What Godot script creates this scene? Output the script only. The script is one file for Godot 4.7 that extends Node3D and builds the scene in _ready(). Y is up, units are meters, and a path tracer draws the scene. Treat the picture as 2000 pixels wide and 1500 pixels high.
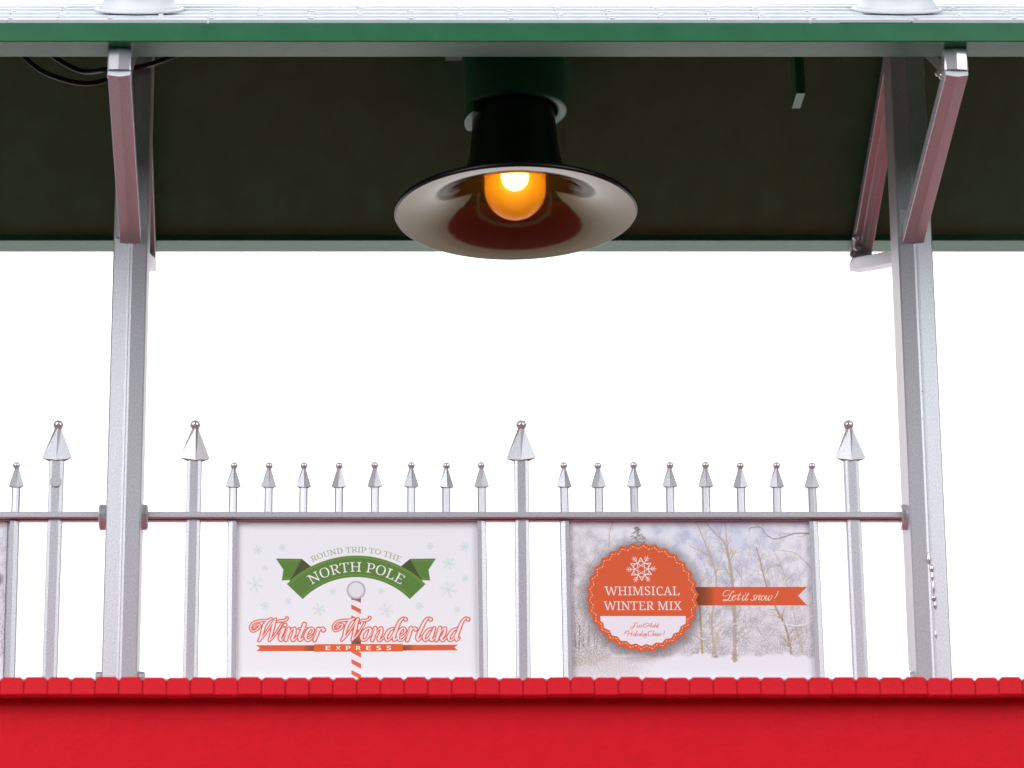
extends Node3D
# A model station platform seen from below eye level: red brick-edged platform, silver picket fence with two
# printed posters, two canopy posts with brackets, green canopy roof with white shingles, a lit horn lamp.
# All lengths below are written in millimetres and multiplied by K.

const K := 0.001
const LEAN := -0.0077          # the posts and pickets of the model lean a little to the left at the foot

var used := {}
var M := {}
var rng := RandomNumberGenerator.new()


func _ready() -> void:
	rng.seed = 7
	# ------------------------------------------------------------------ camera, surroundings, studio lights
	var cam := Camera3D.new()
	cam.name = "camera"
	cam.position = Vector3(0, -1465, 6650) * K
	cam.rotation.x = deg_to_rad(18.2)
	cam.near = 0.1
	cam.far = 60.0
	var lens := CameraAttributesPhysical.new()
	lens.frustum_focal_length = 50.0
	lens.frustum_focus_distance = 6.95
	lens.exposure_aperture = 1.5
	cam.attributes = lens
	cam.projection = Camera3D.PROJECTION_FRUSTUM
	cam.near = 0.1
	cam.far = 60.0
	cam.size = 0.1 * 1500.0 / 7000.0
	cam.frustum_offset = Vector2(0.1 * 360.0 / 7000.0, 0)
	add_child(cam)
	cam.current = true

	var env := Environment.new()
	env.background_mode = Environment.BG_COLOR
	env.background_color = Color(0.20, 0.205, 0.215)
	env.tonemap_mode = Environment.TONE_MAPPER_LINEAR
	env.tonemap_exposure = 1.07
	env.volumetric_fog_enabled = true
	env.volumetric_fog_density = 0.0
	env.sdfgi_enabled = true
	env.ssao_enabled = true
	env.ssil_enabled = true
	var we := WorldEnvironment.new()
	we.name = "studio_surroundings"
	we.environment = env
	add_child(we)

	# two soft boxes in front, left and right of the camera, one above, and lamps on the white backdrop
	softbox("soft_box_left", Vector3(-3.9, 3.4, 4.2), Vector3(0.3, 0.4, 0), 4.2, 4.2, 34.0, Color(0.975, 0.985, 1.0))
	softbox("soft_box_right", Vector3(4.7, 3.4, 4.2), Vector3(0.3, 0.4, 0), 4.0, 4.2, 28.0, Color(0.975, 0.985, 1.0))
	softbox("soft_box_top", Vector3(0.4, 5.4, 3.2), Vector3(0.3, 0.6, 0), 3.4, 2.0, 7.0, Color(0.985, 0.99, 1.0))
	softbox("backdrop_lamp_top", Vector3(0.3, 6.6, -3.2), Vector3(0.3, 2.4, -6.0), 7.0, 1.0, 56.0, Color(1, 1, 1))

	materials()
	build_setting()
	build_platform()
	build_roof()
	for p in [[-386.0, 0.0, 0.0, "silver canopy post left of the winter wonderland poster"], [1154.0, 8.0, -24.0, "silver canopy post right of the snowy wood poster, scuffed low on its front edge"]]:
		build_post(p[0], p[1], p[2], p[3])
	build_fences()
	build_posters()
	build_lamp()
	build_small_things()


# ---------------------------------------------------------------------- naming and committing
func numbered(called: String) -> String:
	if not used.has(called):
		used[called] = 0
		return called
	used[called] += 1
	return "%s_%03d" % [called, used[called]]


func thing(called: String, label: String, category: String, at: Vector3, group := "") -> Node3D:
	var o := Node3D.new()
	o.name = numbered(called)
	o.position = at * K
	add_child(o)
	tag(o, label, category, group)
	return o


func tag(o: Node, label: String, category: String, group := "") -> void:
	o.set_meta("label", label)
	o.set_meta("category", category)
	if group != "":
		o.set_meta("group", group)


func put(called: String, mesh: Mesh, mat: Material, parent: Node, at := Vector3.ZERO) -> MeshInstance3D:
	var o := MeshInstance3D.new()
	o.name = numbered(called) if parent == self else called
	o.mesh = mesh
	o.material_override = mat
	o.position = at * K
	parent.add_child(o, true)
	return o


func structure(called: String, mesh: Mesh, mat: Material) -> MeshInstance3D:
	var o := put(called, mesh, mat, self)
	o.set_meta("kind", "structure")
	return o


func softbox(called: String, at: Vector3, towards: Vector3, w: float, h: float, energy: float, col: Color) -> void:
	var l := AreaLight3D.new()
	l.name = called
	l.area_size = Vector2(w, h)
	l.light_energy = energy
	l.light_color = col
	l.shadow_enabled = true
	l.position = at
	add_child(l)
	l.look_at(towards, Vector3.UP if absf((towards - at).normalized().y) < 0.98 else Vector3.FORWARD)


# ---------------------------------------------------------------------- mesh helpers (millimetres in, metres out)
func begin(smooth := false) -> SurfaceTool:
	var st := SurfaceTool.new()
	st.begin(Mesh.PRIMITIVE_TRIANGLES)
	st.set_smooth_group(0 if smooth else -1)
	return st


func done(st: SurfaceTool) -> ArrayMesh:
	st.generate_normals()
	return st.commit()


func tri(st: SurfaceTool, a: Vector3, b: Vector3, c: Vector3) -> void:
	for p in [a, b, c]:
		st.add_vertex(p * K)


func loft(st: SurfaceTool, rings: Array, closed_start := true, closed_end := true) -> void:
	var n: int = rings[0].size()
	for k in rings.size() - 1:
		for i in n:
			var j := (i + 1) % n
			var a: Vector3 = rings[k][i]
			var b: Vector3 = rings[k][j]
			var c: Vector3 = rings[k + 1][j]
			var d: Vector3 = rings[k + 1][i]
			tri(st, a, d, c)
			tri(st, a, c, b)
	if closed_start:
		for i in range(1, n - 1):
			tri(st, rings[0][0], rings[0][i], rings[0][i + 1])
	if closed_end:
		var r: PackedVector3Array = rings[-1]
		for i in range(1, n - 1):
			tri(st, r[0], r[i + 1], r[i])


func rect(w: float, h: float, c: float) -> PackedVector2Array:
	var x := w / 2
	var y := h / 2
	if c <= 0.0:
		return PackedVector2Array([Vector2(-x, -y), Vector2(x, -y), Vector2(x, y), Vector2(-x, y)])
	return PackedVector2Array([Vector2(-x + c, -y), Vector2(x - c, -y), Vector2(x, -y + c), Vector2(x, y - c), Vector2(x - c, y), Vector2(-x + c, y), Vector2(-x, y - c), Vector2(-x, -y + c)])


func ngon(r: float, n: int, turn := 0.0) -> PackedVector2Array:
	var p := PackedVector2Array()
	for i in n:
		p.append(Vector2.from_angle(turn + TAU * i / n) * r)
	return p


func scaled(p: PackedVector2Array, sx: float, sy: float) -> PackedVector2Array:
	var q := PackedVector2Array()
	for v in p:
		q.append(Vector2(v.x * sx, v.y * sy))
	return q


func shrunk(p: PackedVector2Array, by: float) -> PackedVector2Array:
	var q := Geometry2D.offset_polygon(p, -by, Geometry2D.JOIN_MITER)
	if q.size() == 1 and q[0].size() == p.size():
		var best := 0
		for i in p.size():
			if q[0][i].distance_to(p[0]) < q[0][best].distance_to(p[0]):
				best = i
		var out := PackedVector2Array()
		for i in p.size():
			out.append(q[0][(best + i) % p.size()])
		return out
	return p


# a bar of the given outline (its x to the right, its y towards «up») from a to b
func bar(st: SurfaceTool, outline: PackedVector2Array, a: Vector3, b: Vector3, up: Vector3, bevel := 0.0) -> void:
	var w := (b - a).normalized()
	var u := up.cross(w).normalized()
	var v := w.cross(u)
	var rings := []
	var small := shrunk(outline, bevel) if bevel > 0.0 else outline
	var stops := [[a, small], [a + w * bevel, outline], [b - w * bevel, outline], [b, small]] if bevel > 0.0 else [[a, outline], [b, outline]]
	for s in stops:
		var ring := PackedVector3Array()
		for q in s[1]:
			ring.append(s[0] + u * q.x + v * q.y)
		rings.append(ring)
	loft(st, rings)


# an upright prism: outline x -> x, outline y -> -z (so that it is counter-clockwise from above)
func upright(st: SurfaceTool, outline: PackedVector2Array, y0: float, y1: float, bevel := 0.0) -> void:
	bar(st, outline, Vector3(0, y0, 0), Vector3(0, y1, 0), Vector3(0, 0, -1), bevel)


func box(w: float, h: float, d: float, c: float) -> ArrayMesh:
	var st := begin()
	bar(st, rect(w, d, c), Vector3(0, -h / 2, 0), Vector3(0, h / 2, 0), Vector3(0, 0, -1), c)
	return done(st)


func lathe(st: SurfaceTool, profile: Array, n: int, at := Vector3.ZERO, closed := true) -> void:
	var rings := []
	for p in profile:
		var ring := PackedVector3Array()
		for i in n:
			var a := -TAU * i / n
			ring.append(at + Vector3(cos(a) * maxf(p.x, 0.05), p.y, sin(a) * maxf(p.x, 0.05)))
		rings.append(ring)
	loft(st, rings, closed, closed)


func ball(r: float, n := 14) -> ArrayMesh:
	var st := begin(true)
	var prof := []
	for i in n / 2 + 1:
		var a := -PI / 2 + PI * i / (n / 2)
		prof.append(Vector2(cos(a), sin(a)) * r)
	lathe(st, prof, n)
	return done(st)


func tube(st: SurfaceTool, pts: Array, r: float, n := 8) -> void:
	var curve := Curve3D.new()
	for i in pts.size():
		var prev: Vector3 = pts[maxi(i - 1, 0)]
		var next: Vector3 = pts[mini(i + 1, pts.size() - 1)]
		var t := (next - prev) / 6.0
		curve.add_point(pts[i], -t, t)
	curve.bake_interval = 12.0
	var baked := curve.get_baked_points()
	var rings := []
	for i in baked.size():
		var w := (baked[mini(i + 1, baked.size() - 1)] - baked[maxi(i - 1, 0)]).normalized()
		var u := Vector3(0, 0, 1).cross(w).normalized()
		var v := w.cross(u)
		var ring := PackedVector3Array()
		for q in ngon(r, n):
			ring.append(baked[i] + u * q.x + v * q.y)
		rings.append(ring)
	loft(st, rings)


# ---------------------------------------------------------------------- materials
func grain(freq: float, octaves: int, seed_: int, lo: Color, hi: Color, size := 256) -> NoiseTexture2D:
	var n := FastNoiseLite.new()
	n.noise_type = FastNoiseLite.TYPE_SIMPLEX
	n.seed = seed_
	n.frequency = freq
	n.fractal_octaves = octaves
	var t := NoiseTexture2D.new()
	t.width = size
	t.height = size
	t.seamless = true
	t.noise = n
	var g := Gradient.new()
	g.set_color(0, lo)
	g.set_color(1, hi)
	t.color_ramp = g
	return t


func plain(col: Color, rough: float, metal := 0.0) -> StandardMaterial3D:
	var m := StandardMaterial3D.new()
	m.albedo_color = col
	m.roughness = rough
	m.metallic = metal
	return m


func textured(m: StandardMaterial3D, tex: Texture2D, per_metre: float) -> StandardMaterial3D:
	m.albedo_texture = tex
	m.uv1_triplanar = true
	m.uv1_scale = Vector3.ONE * per_metre
	return m


func relief(m: StandardMaterial3D, tex: Texture2D, cm: float) -> StandardMaterial3D:
	m.heightmap_enabled = true
	m.heightmap_texture = tex
	m.heightmap_scale = cm
	return m


func materials() -> void:
	var fine := grain(0.22, 2, 3, Color(0.0, 0.0, 0.0), Color(1, 1, 1))
	var flakes := grain(0.30, 2, 11, Color(0.84, 0.835, 0.845), Color(1, 1, 1))
	M.silver = relief(textured(plain(Color(0.845, 0.848, 0.865), 0.44, 0.48), flakes, 3.2), fine, 0.016)
	M.bright_silver = plain(Color(0.86, 0.85, 0.87), 0.2, 0.55)
	var red_tone := grain(0.05, 4, 21, Color(0.965, 0.965, 0.965), Color(1, 1, 1))
	M.red = relief(textured(plain(Color(0.885, 0.07, 0.145), 0.55), red_tone, 1.5), fine, 0.03)
	M.red_caps = relief(textured(plain(Color(0.915, 0.10, 0.17), 0.55), red_tone, 2.0), fine, 0.03)
	M.red.metallic_specular = 0.3
	M.red_caps.metallic_specular = 0.35
	M.deck = textured(plain(Color(0.64, 0.09, 0.12), 0.55), red_tone, 1.5)
	var green_tone := grain(0.03, 4, 31, Color(0.88, 0.90, 0.88), Color(1, 1, 1))
	M.green = relief(textured(plain(Color(0.178, 0.415, 0.285), 0.36), green_tone, 1.2), fine, 0.012)
	M.green.metallic_specular = 0.4
	var snow_tone := grain(0.04, 4, 41, Color(0.95, 0.955, 0.965), Color(1, 1, 1))
	M.white = textured(plain(Color(0.86, 0.865, 0.88), 0.5), snow_tone, 1.5)
	M.black = plain(Color(0.055, 0.055, 0.055), 0.34)
	M.cable = plain(Color(0.04, 0.038, 0.04), 0.3)
	M.shade_inside = relief(plain(Color(0.325, 0.275, 0.20), 0.1, 0.8), fine, 0.012)
	M.card = plain(Color(0.93, 0.93, 0.95), 0.6)
	M.backdrop = plain(Color(0.96, 0.96, 0.96), 1.0)
	M.table = plain(Color(0.93, 0.93, 0.93), 0.7)


# ---------------------------------------------------------------------- the setting
func build_setting() -> void:
	var st := begin(true)
	var prof := [Vector2(-6000, 9000), Vector2(-6000, 900)]
	for i in range(1, 13):
		var a := PI / 2 * i / 12
		prof.append(Vector2(-6000 + 1400 * (1 - cos(a)), 900 - 1400 * sin(a)))
	prof.append(Vector2(-1300, -500))
	for k in prof.size() - 1:
		var p: Vector2 = prof[k]
		var q: Vector2 = prof[k + 1]
		var a := Vector3(-9000, p.y, p.x)
		var b := Vector3(9600, p.y, p.x)
		var c := Vector3(9600, q.y, q.x)
		var d := Vector3(-9000, q.y, q.x)
		tri(st, a, b, c)
		tri(st, a, c, d)
	structure("white_backdrop", done(st), M.backdrop)
	var t := structure("table_top", box(4200, 40, 2600, 6), M.table)
	t.position = Vector3(300, -461, -560) * K


# ---------------------------------------------------------------------- platform
func build_platform() -> void:
	var root := thing("platform", "bright red plastic platform with a row of small brick caps along its top edge", "platform", Vector3(300, -440, 0))
	var st := begin()
	bar(st, PackedVector2Array([Vector2(-532, 0), Vector2(1090, 0), Vector2(1090, 425), Vector2(-532, 425)]), Vector3(-1700, 0, 0), Vector3(1700, 0, 0), Vector3.UP)
	put("wall", done(st), M.red, root)
	var half := 20.1
	var notch := 5.0
	var outline := PackedVector2Array([Vector2(-half, -31), Vector2(half, -31), Vector2(half, -notch), Vector2(half - notch, 0), Vector2(-half + notch, 0), Vector2(-half, -notch)])
	st = begin()
	bar(st, outline, Vector3(0, 0, -30), Vector3(0, 0, 30), Vector3.UP, 0.9)
	var brick := done(st)
	st = begin()
	bar(st, rect(1590, 6, 0), Vector3(-1700, 429, -296), Vector3(1700, 429, -296), Vector3.UP)
	put("deck_top", done(st), M.deck, root)
	# the mortar behind the joints
	st = begin()
	bar(st, rect(3400, 24, 0), Vector3(0, 423, 501), Vector3(0, 423, 556), Vector3.UP)
	put("mortar_strip", done(st), M.red, root)
	for k in range(-9, 42):
		var b := put("brick", brick, M.red_caps, root, Vector3(-363.6 + 41.4 * (k + 0.5) - 300, 440 + rng.randf_range(-0.8, 0.8), 530 + rng.randf_range(-1.0, 1.0)))
		b.rotation.z = rng.randf_range(-0.006, 0.006)


# ---------------------------------------------------------------------- roof
func along_x(st: SurfaceTool, zy: PackedVector2Array, x0: float, x1: float, bevel := 0.0) -> void:
	# outline given as (z, y); counter-clockwise when seen from -x
	bar(st, scaled(zy, -1, 1), Vector3(x0, 0, 0), Vector3(x1, 0, 0), Vector3.UP, bevel)


func build_roof() -> void:
	var root := thing("canopy_roof", "long green canopy roof with white shingles on top and a dark underside", "roof", Vector3(300, 1203, 0))
	var off := Vector3(-300, -1203, 0)
	var x0 := -1500.0
	var x1 := 2100.0
	var st := begin()
	along_x(st, PackedVector2Array([Vector2(554, 1238), Vector2(0, 1600), Vector2(0, 1535), Vector2(494, 1214)]), x0, x1)
	put("front_slope", done(st), M.green, root, off)
	st = begin()
	along_x(st, PackedVector2Array([Vector2(-494, 1214), Vector2(0, 1535.5), Vector2(0, 1600.5), Vector2(-554, 1238)]), x0, x1)
	put("ceiling", done(st), M.green, root, off)
	for s in [1.0, -1.0]:
		st = begin()
		var c := 1.6
		var o := PackedVector2Array([Vector2(490, 1203), Vector2(560 - c, 1203), Vector2(560, 1203 + c), Vector2(560, 1240 - c), Vector2(560 - c, 1240), Vector2(490, 1240)])
		if s < 0:
			o = scaled(o, -1, 1)
			o.reverse()
		if s > 0:
			along_x(st, o, x0, x1)
		else:
			along_x(st, o, x0, x1)
		put("fascia", done(st), M.green, root, off)
	# small raised green lip above the right bracket
	put("raised_lip", box(202, 5, 10, 1), M.green, root, off + Vector3(1048, 1242.6, 553))
	# shingles: four rows along the front eave, laid in running bond, then a smooth ribbed sheet to the ridge
	var slope := deg_to_rad(33.0)
	var up := Vector3(0, sin(slope), -cos(slope))
	var nrm := Vector3(0, cos(slope), sin(slope))
	var eave := Vector3(0, 1240.5, 557)
	var long := 186.0
	st = begin()
	var a := Vector3(0, 0, 0)
	bar(st, PackedVector2Array([Vector2(-long / 2 + 0.5, 0.5), Vector2(long / 2 - 0.5, 0.5), Vector2(long / 2 - 0.5, 6.5), Vector2(long / 2 - 3.5, 8), Vector2(-long / 2 + 3.5, 8), Vector2(-long / 2 + 0.5, 6.5)]), a, up * 48.0 - nrm * 6.0, nrm, 0.8)
	bar(st, rect(9, 4, 1), Vector3(-long / 2 + 6, 0, 0) + nrm * 8.5 + up * 2, Vector3(-long / 2 + 6, 0, 0) + nrm * 8.5 + up * 9, nrm, 0.6)
	var shingle := done(st)
	for row in 4:
		for k in range(-5, 11):
			var x: float = -355.0 + long * (k + 0.5 * (row % 2)) + rng.randf_range(-2.0, 2.0)
			put("shingle", shingle, M.white, root, off + eave + up * (43.0 * row + rng.randf_range(-0.5, 0.5)) + Vector3(x + 40, 0, 0))
	st = begin()
	bar(st, rect(3560, 2.4, 0.4), Vector3(300, 0, 0) + eave + up * 3.0 - nrm * 0.6, Vector3(300, 0, 0) + eave + up * 171.0 - nrm * 0.6, nrm)
	put("underlay", done(st), M.white, root, off)
	for k in 7:
		st = begin()
		bar(st, rect(3400, 6, 1), Vector3(300, 0, 0) + eave + up * (172.0 + 26 * k) + nrm * (2.5 + 0.35 * (k % 2)), Vector3(300, 0, 0) + eave + up * (172.0 + 26 * k + 25.2) + nrm * 2.2, nrm)
		put("roof_strip", done(st), M.white, root, off)
	# hanging fin under the ridge
	st = begin()
	bar(st, PackedVector2Array([Vector2(-110, 1289), Vector2(-33, 1289), Vector2(-33, 1530), Vector2(-110, 1478)]), Vector3(925, 0, 0), Vector3(943, 0, 0), Vector3.UP, 1.0)
	put("hanging_fin", done(st), M.green, root, off)
	# the joint of the two roof sections, left of the right bracket
	st = begin()
	along_x(st, PackedVector2Array([Vector2(-488, 1206), Vector2(-488, 1200), Vector2(-556, 1200), Vector2(-556, 1206)]), 1118, 1136)
	put("section_joint", done(st), M.green, root, off)
	for x in [-355.0, 1073.0]:
		build_vent(x, eave, up, nrm, "white flared cone base standing on the shingles above the %s canopy post" % ("left" if x < 0 else "right"))


func build_vent(x: float, eave: Vector3, up: Vector3, nrm: Vector3, label: String) -> void:
	var at := eave + up * 126.0 + nrm * 5.0 + Vector3(x, 0, 0)
	var root := thing("roof_vent", label, "roof vent", at, "white cone bases on the roof")
	var st := begin(true)
	lathe(st, [Vector2(0, 0), Vector2(84, 0), Vector2(85, 4), Vector2(82, 5)], 40)
	put("flange", done(st), M.white, root).rotation.x = deg_to_rad(29.0)
	st = begin(true)
	lathe(st, [Vector2(80, 4.6), Vector2(72, 10), Vector2(66, 20), Vector2(60, 40), Vector2(54, 80), Vector2(50, 120)], 40)
	put("cone", done(st), M.white, root).rotation.x = deg_to_rad(29.0)


# ---------------------------------------------------------------------- canopy posts with brackets
func build_post(x: float, twist: float, rear: float, label: String) -> void:
	var root := thing("canopy_post", label, "post", Vector3(x - 9, 0, 0), "silver posts that carry the canopy roof")
	root.rotation.z = LEAN if x < 0 else LEAN * 1.25
	# front and back have a low ridge with a narrow flat on it
	var o := PackedVector2Array()
	for p in [Vector2(-33.5, -44), Vector2(-31, -49.4), Vector2(-4.6, -52.8), Vector2(-0.9, -54.6), Vector2(0.9, -54.6), Vector2(4.6, -52.8), Vector2(31, -49.4), Vector2(33.5, -44)]:
		o.append(p)
	for p in [Vector2(33.5, 44), Vector2(31, 49.4), Vector2(4.6, 52.8), Vector2(0.9, 54.6), Vector2(-0.9, 54.6), Vector2(-4.6, 52.8), Vector2(-31, 49.4), Vector2(-33.5, 44)]:
		o.append(p)
	var st := begin()
	upright(st, o, -10, 1530)
	put("shaft", done(st), M.silver, root)
	st = begin()
	upright(st, rect(92, 128, 6), -8, 14, 3)
	put("foot_plate", done(st), M.silver, root)
	for s in [1.0, -1.0]:
		# strut from the post up and outward to the tip; two facets meet in a low ridge on its underside
		var bevelled := PackedVector2Array([Vector2(-21, -10), Vector2(-20, -11.5), Vector2(-1, -15), Vector2(1, -15), Vector2(20, -11.5), Vector2(21, -10), Vector2(21, 14), Vector2(-21, 14)])
		var tw := twist if s > 0 else rear
		st = begin()
		bar(st, bevelled, Vector3(-tw * 0.6, 1006, s * 44), Vector3(tw, 1159.5, s * 527), Vector3.UP, 0.0)
		put("strut", done(st), M.silver, root)
		# upright block at the tip
		st = begin()
		var tip := PackedVector2Array([Vector2(-21.5, -26), Vector2(21.5, -26), Vector2(21.5, 24), Vector2(19, 26), Vector2(1.2, 28), Vector2(-1.2, 28), Vector2(-19, 26), Vector2(-21.5, 24)])
		if s > 0:
			tip = scaled(tip, -1, -1)
		upright(st, tip, 1160, 1202)
		put("tip_block", done(st), M.bright_silver, root, Vector3(tw, 0, s * 505))
		# arm that follows the slope of the roof up to the head of the post
		st = begin()
		bar(st, PackedVector2Array([Vector2(-21, -13), Vector2(-19.5, -14.5), Vector2(-7, -14.5), Vector2(-5, -18), Vector2(5, -18), Vector2(7, -14.5), Vector2(19.5, -14.5), Vector2(21, -13), Vector2(21, 10), Vector2(-21, 10)]), Vector3(tw, 1176, s * 500), Vector3(0, 1482, s * 40), Vector3.UP)
		put("arm", done(st), M.silver, root)
		# moulded stubs in the corner of the bracket
		for q in [Vector3(-19, 1168, 482), Vector3(-12, 1176, 462), Vector3(-18, 1192, 440)]:
			put("stub", ball(7.5, 10), M.bright_silver, root, Vector3(q.x + tw, q.y, s * q.z))
	# scuffed, blistered paint low on the front ridge of the right post
	if x > 0:
		for q in [[353, 4.2, 15.0, -2.0], [334, 5.0, 10.0, 2.0], [318, 3.4, 12.0, 3.0], [300, 3.0, 18.0, 4.5], [276, 5.6, 8.0, 4.0], [262, 3.2, 9.0, 6.0], [205, 2.4, 9.0, 5.0], [690, 2.6, 5.0, 0.0], [640, 1.8, 12.0, -1.0]]:
			st = begin(true)
			lathe(st, [Vector2(0.3, -q[2]), Vector2(q[1] * 0.8, -q[2] * 0.5), Vector2(q[1], 0.1 * q[2]), Vector2(q[1] * 0.5, q[2] * 0.7), Vector2(0.3, q[2])], 9)
			put("paint_blister", done(st), M.bright_silver, root, Vector3(q[3], q[0], 53)).rotation.z = rng.randf_range(-0.15, 0.15)
	# raised pads where the front strut meets the shaft, and the round plate on the side near the head
	st = begin()
	bar(st, rect(30, 60, 2), Vector3(-15, 1036, 46), Vector3(-15, 1036, 55.5), Vector3.UP, 1.0)
	put("pad", done(st), M.silver, root)


# ---------------------------------------------------------------------- fences
func build_fences() -> void:
	# small picket: a bar standing on edge, its spear head and its ball
	var st := begin()
	upright(st, PackedVector2Array([Vector2(-8, -1.5), Vector2(-5.5, -5.5), Vector2(1.2, -7.5), Vector2(5.5, -5.5), Vector2(8, -1.5), Vector2(8, 1.5), Vector2(5.5, 5.5), Vector2(1.2, 7.5), Vector2(-5.5, 5.5), Vector2(-8, 1.5)]), -56, 0)
	var small_bar := done(st)
	st = begin()
	var small_front := PackedVector2Array([Vector2(-8.5, -10), Vector2(-0.5, -10), Vector2(7.5, -6.8), Vector2(8.8, -5), Vector2(8.8, 7.5), Vector2(7, 10), Vector2(-8.5, 10)])
	upright(st, small_front, -434, -68)
	var low_bar := done(st)
	var mirrored := scaled(small_front, -1, 1)
	mirrored.reverse()
	st = begin()
	upright(st, mirrored, -434, -68)
	var low_bar_mirrored := done(st)
	st = begin()
	var tall_outline := PackedVector2Array([Vector2(-14, -7), Vector2(-13, -8.4), Vector2(-8, -10.8), Vector2(7.5, -10.8), Vector2(13, -8.4), Vector2(14, -7), Vector2(14, 6), Vector2(9, 12), Vector2(-9, 12), Vector2(-14, 6)])
	upright(st, tall_outline, -566, 0)
	var tall_bar := done(st)
	var small_head := spear(15.0, 11.0, 41.0, 4.0, 6.0)
	var tall_head := spear(29.5, 15.0, 68.0, 8.0, 10.5)
	var small_ball := ball(7.2, 16)
	var tall_ball := ball(10.2, 18)
	var main := thing("picket_fence", "silver picket fence with two poster panels between the two canopy posts", "fence", Vector3(376, 0, 0), "silver picket fences")
	var side := thing("picket_fence", "silver picket fence left of the left canopy post, running out of the picture", "fence", Vector3(-800, 0, 0), "silver picket fences")
	for f in [[main, -346.0, 1105.0], [side, -1500.0, -441.0]]:
		var root: Node3D = f[0]
		var off := -root.position.x / K
		var c := rect(36, 12.4, 2.0)
		for y in [450.8, 121.0]:
			st = begin()
			bar(st, c, Vector3(f[1] + off, y, 0), Vector3(f[2] + off, y, 0), Vector3.UP)
			put("rail", done(st), M.silver, root)
			# a thin bead along the underside of the rail
			if y > 400:
				st = begin()
				bar(st, rect(9, 3.4, 1.2), Vector3(f[1] + off, y - 7.4, 3), Vector3(f[2] + off, y - 7.4, 3), Vector3.UP)
				put("rail_bead", done(st), M.silver, root)
			for side_x in [[f[1], 1.0], [f[2], -1.0]]:
				if side_x[0] < -1000:
					continue
				st = begin()
				var x: float = side_x[0] + off
				var d: float = side_x[1]
				bar(st, ngon(25.5, 20), Vector3(x - 14 * d, y, 0), Vector3(x, y, 0), Vector3.UP, 2.2)
				put("flange", done(st), M.bright_silver, root)
	for x in [-603.5, -183.7, -115.1, -47.7, 20.8, 90.3, 160.8, 228.3, 296.8, 456.6, 523.2, 591.7, 661.1, 730.6, 798.1, 867.6, 936.1]:
		var root: Node3D = side if x < -400 else main
		var top := 508.5 + rng.randf_range(-0.8, 0.8)
		var p := put("picket", small_bar, M.silver, root, Vector3(x + 1 - root.position.x / K, top, 0))
		p.rotation.z = LEAN + rng.randf_range(-0.002, 0.002)
		p.rotation.y = rng.randf_range(-0.06, 0.06)
		var h := put("spear_head", small_head, M.silver, p)
		h.rotation.y = rng.randf_range(-0.16, 0.16)
		put("ball_finial", small_ball, M.bright_silver, p, Vector3(rng.randf_range(-1.2, 1.2), 46, 0))
		if x in [-603.5, -183.7, 296.8, 456.6, 936.1]:
			put("panel_edge_bar", low_bar_mirrored if x in [-183.7, 456.6] else low_bar, M.silver, root, Vector3(x - root.position.x / K, top, 0))
	for x in [-525.1, -258.1, 375.6, 1014.3]:
		var root: Node3D = side if x < -400 else main
		var p := put("tall_picket", tall_bar, M.silver, root, Vector3(x - root.position.x / K, 562, 0))
		p.rotation.z = LEAN if x < 1000 else LEAN * 0.3
		p.rotation.y = rng.randf_range(-0.04, 0.04)
		var h := put("spear_head", tall_head, M.silver, p)
		h.rotation.y = rng.randf_range(-0.16, 0.16)
		put("ball_finial", tall_ball, M.bright_silver, p, Vector3(rng.randf_range(-1.5, 1.5), 75, 0))
		if x < -500:
			st = begin()
			bar(st, ngon(11, 20), Vector3(0, -43, 12.0), Vector3(0, -43, 13.2), Vector3.UP, 0.8)
			put("round_mark", done(st), M.silver, p)
	for x in [56.5, 696.4, -843.0]:
		var root: Node3D = side if x < -400 else main
		put("sign_panel", box(468, 322, 4, 0.8), M.silver, root, Vector3(x - root.position.x / K, 284, -3))


# four-sided spear head: side corners high, front and back corners lower, closed below towards the bar
func spear(half_w: float, half_d: float, high: float, drop: float, neck: float) -> ArrayMesh:
	var st := begin()
	var base := PackedVector3Array([Vector3(half_w, drop, 0), Vector3(0, 0, -half_d), Vector3(-half_w, drop, 0), Vector3(0, 0, half_d)])
	var nr := neck * 0.62
	var top := PackedVector3Array([Vector3(nr, high, 0), Vector3(0, high, -nr), Vector3(-nr, high, 0), Vector3(0, high, nr)])
	var low := PackedVector3Array([Vector3(neck * 0.9, -drop * 0.15, 0), Vector3(0, -0.5, -neck * 0.9), Vector3(-neck * 0.9, -drop * 0.15, 0), Vector3(0, -0.5, neck * 0.9)])
	loft(st, [low, base, top])
	return done(st)


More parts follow.
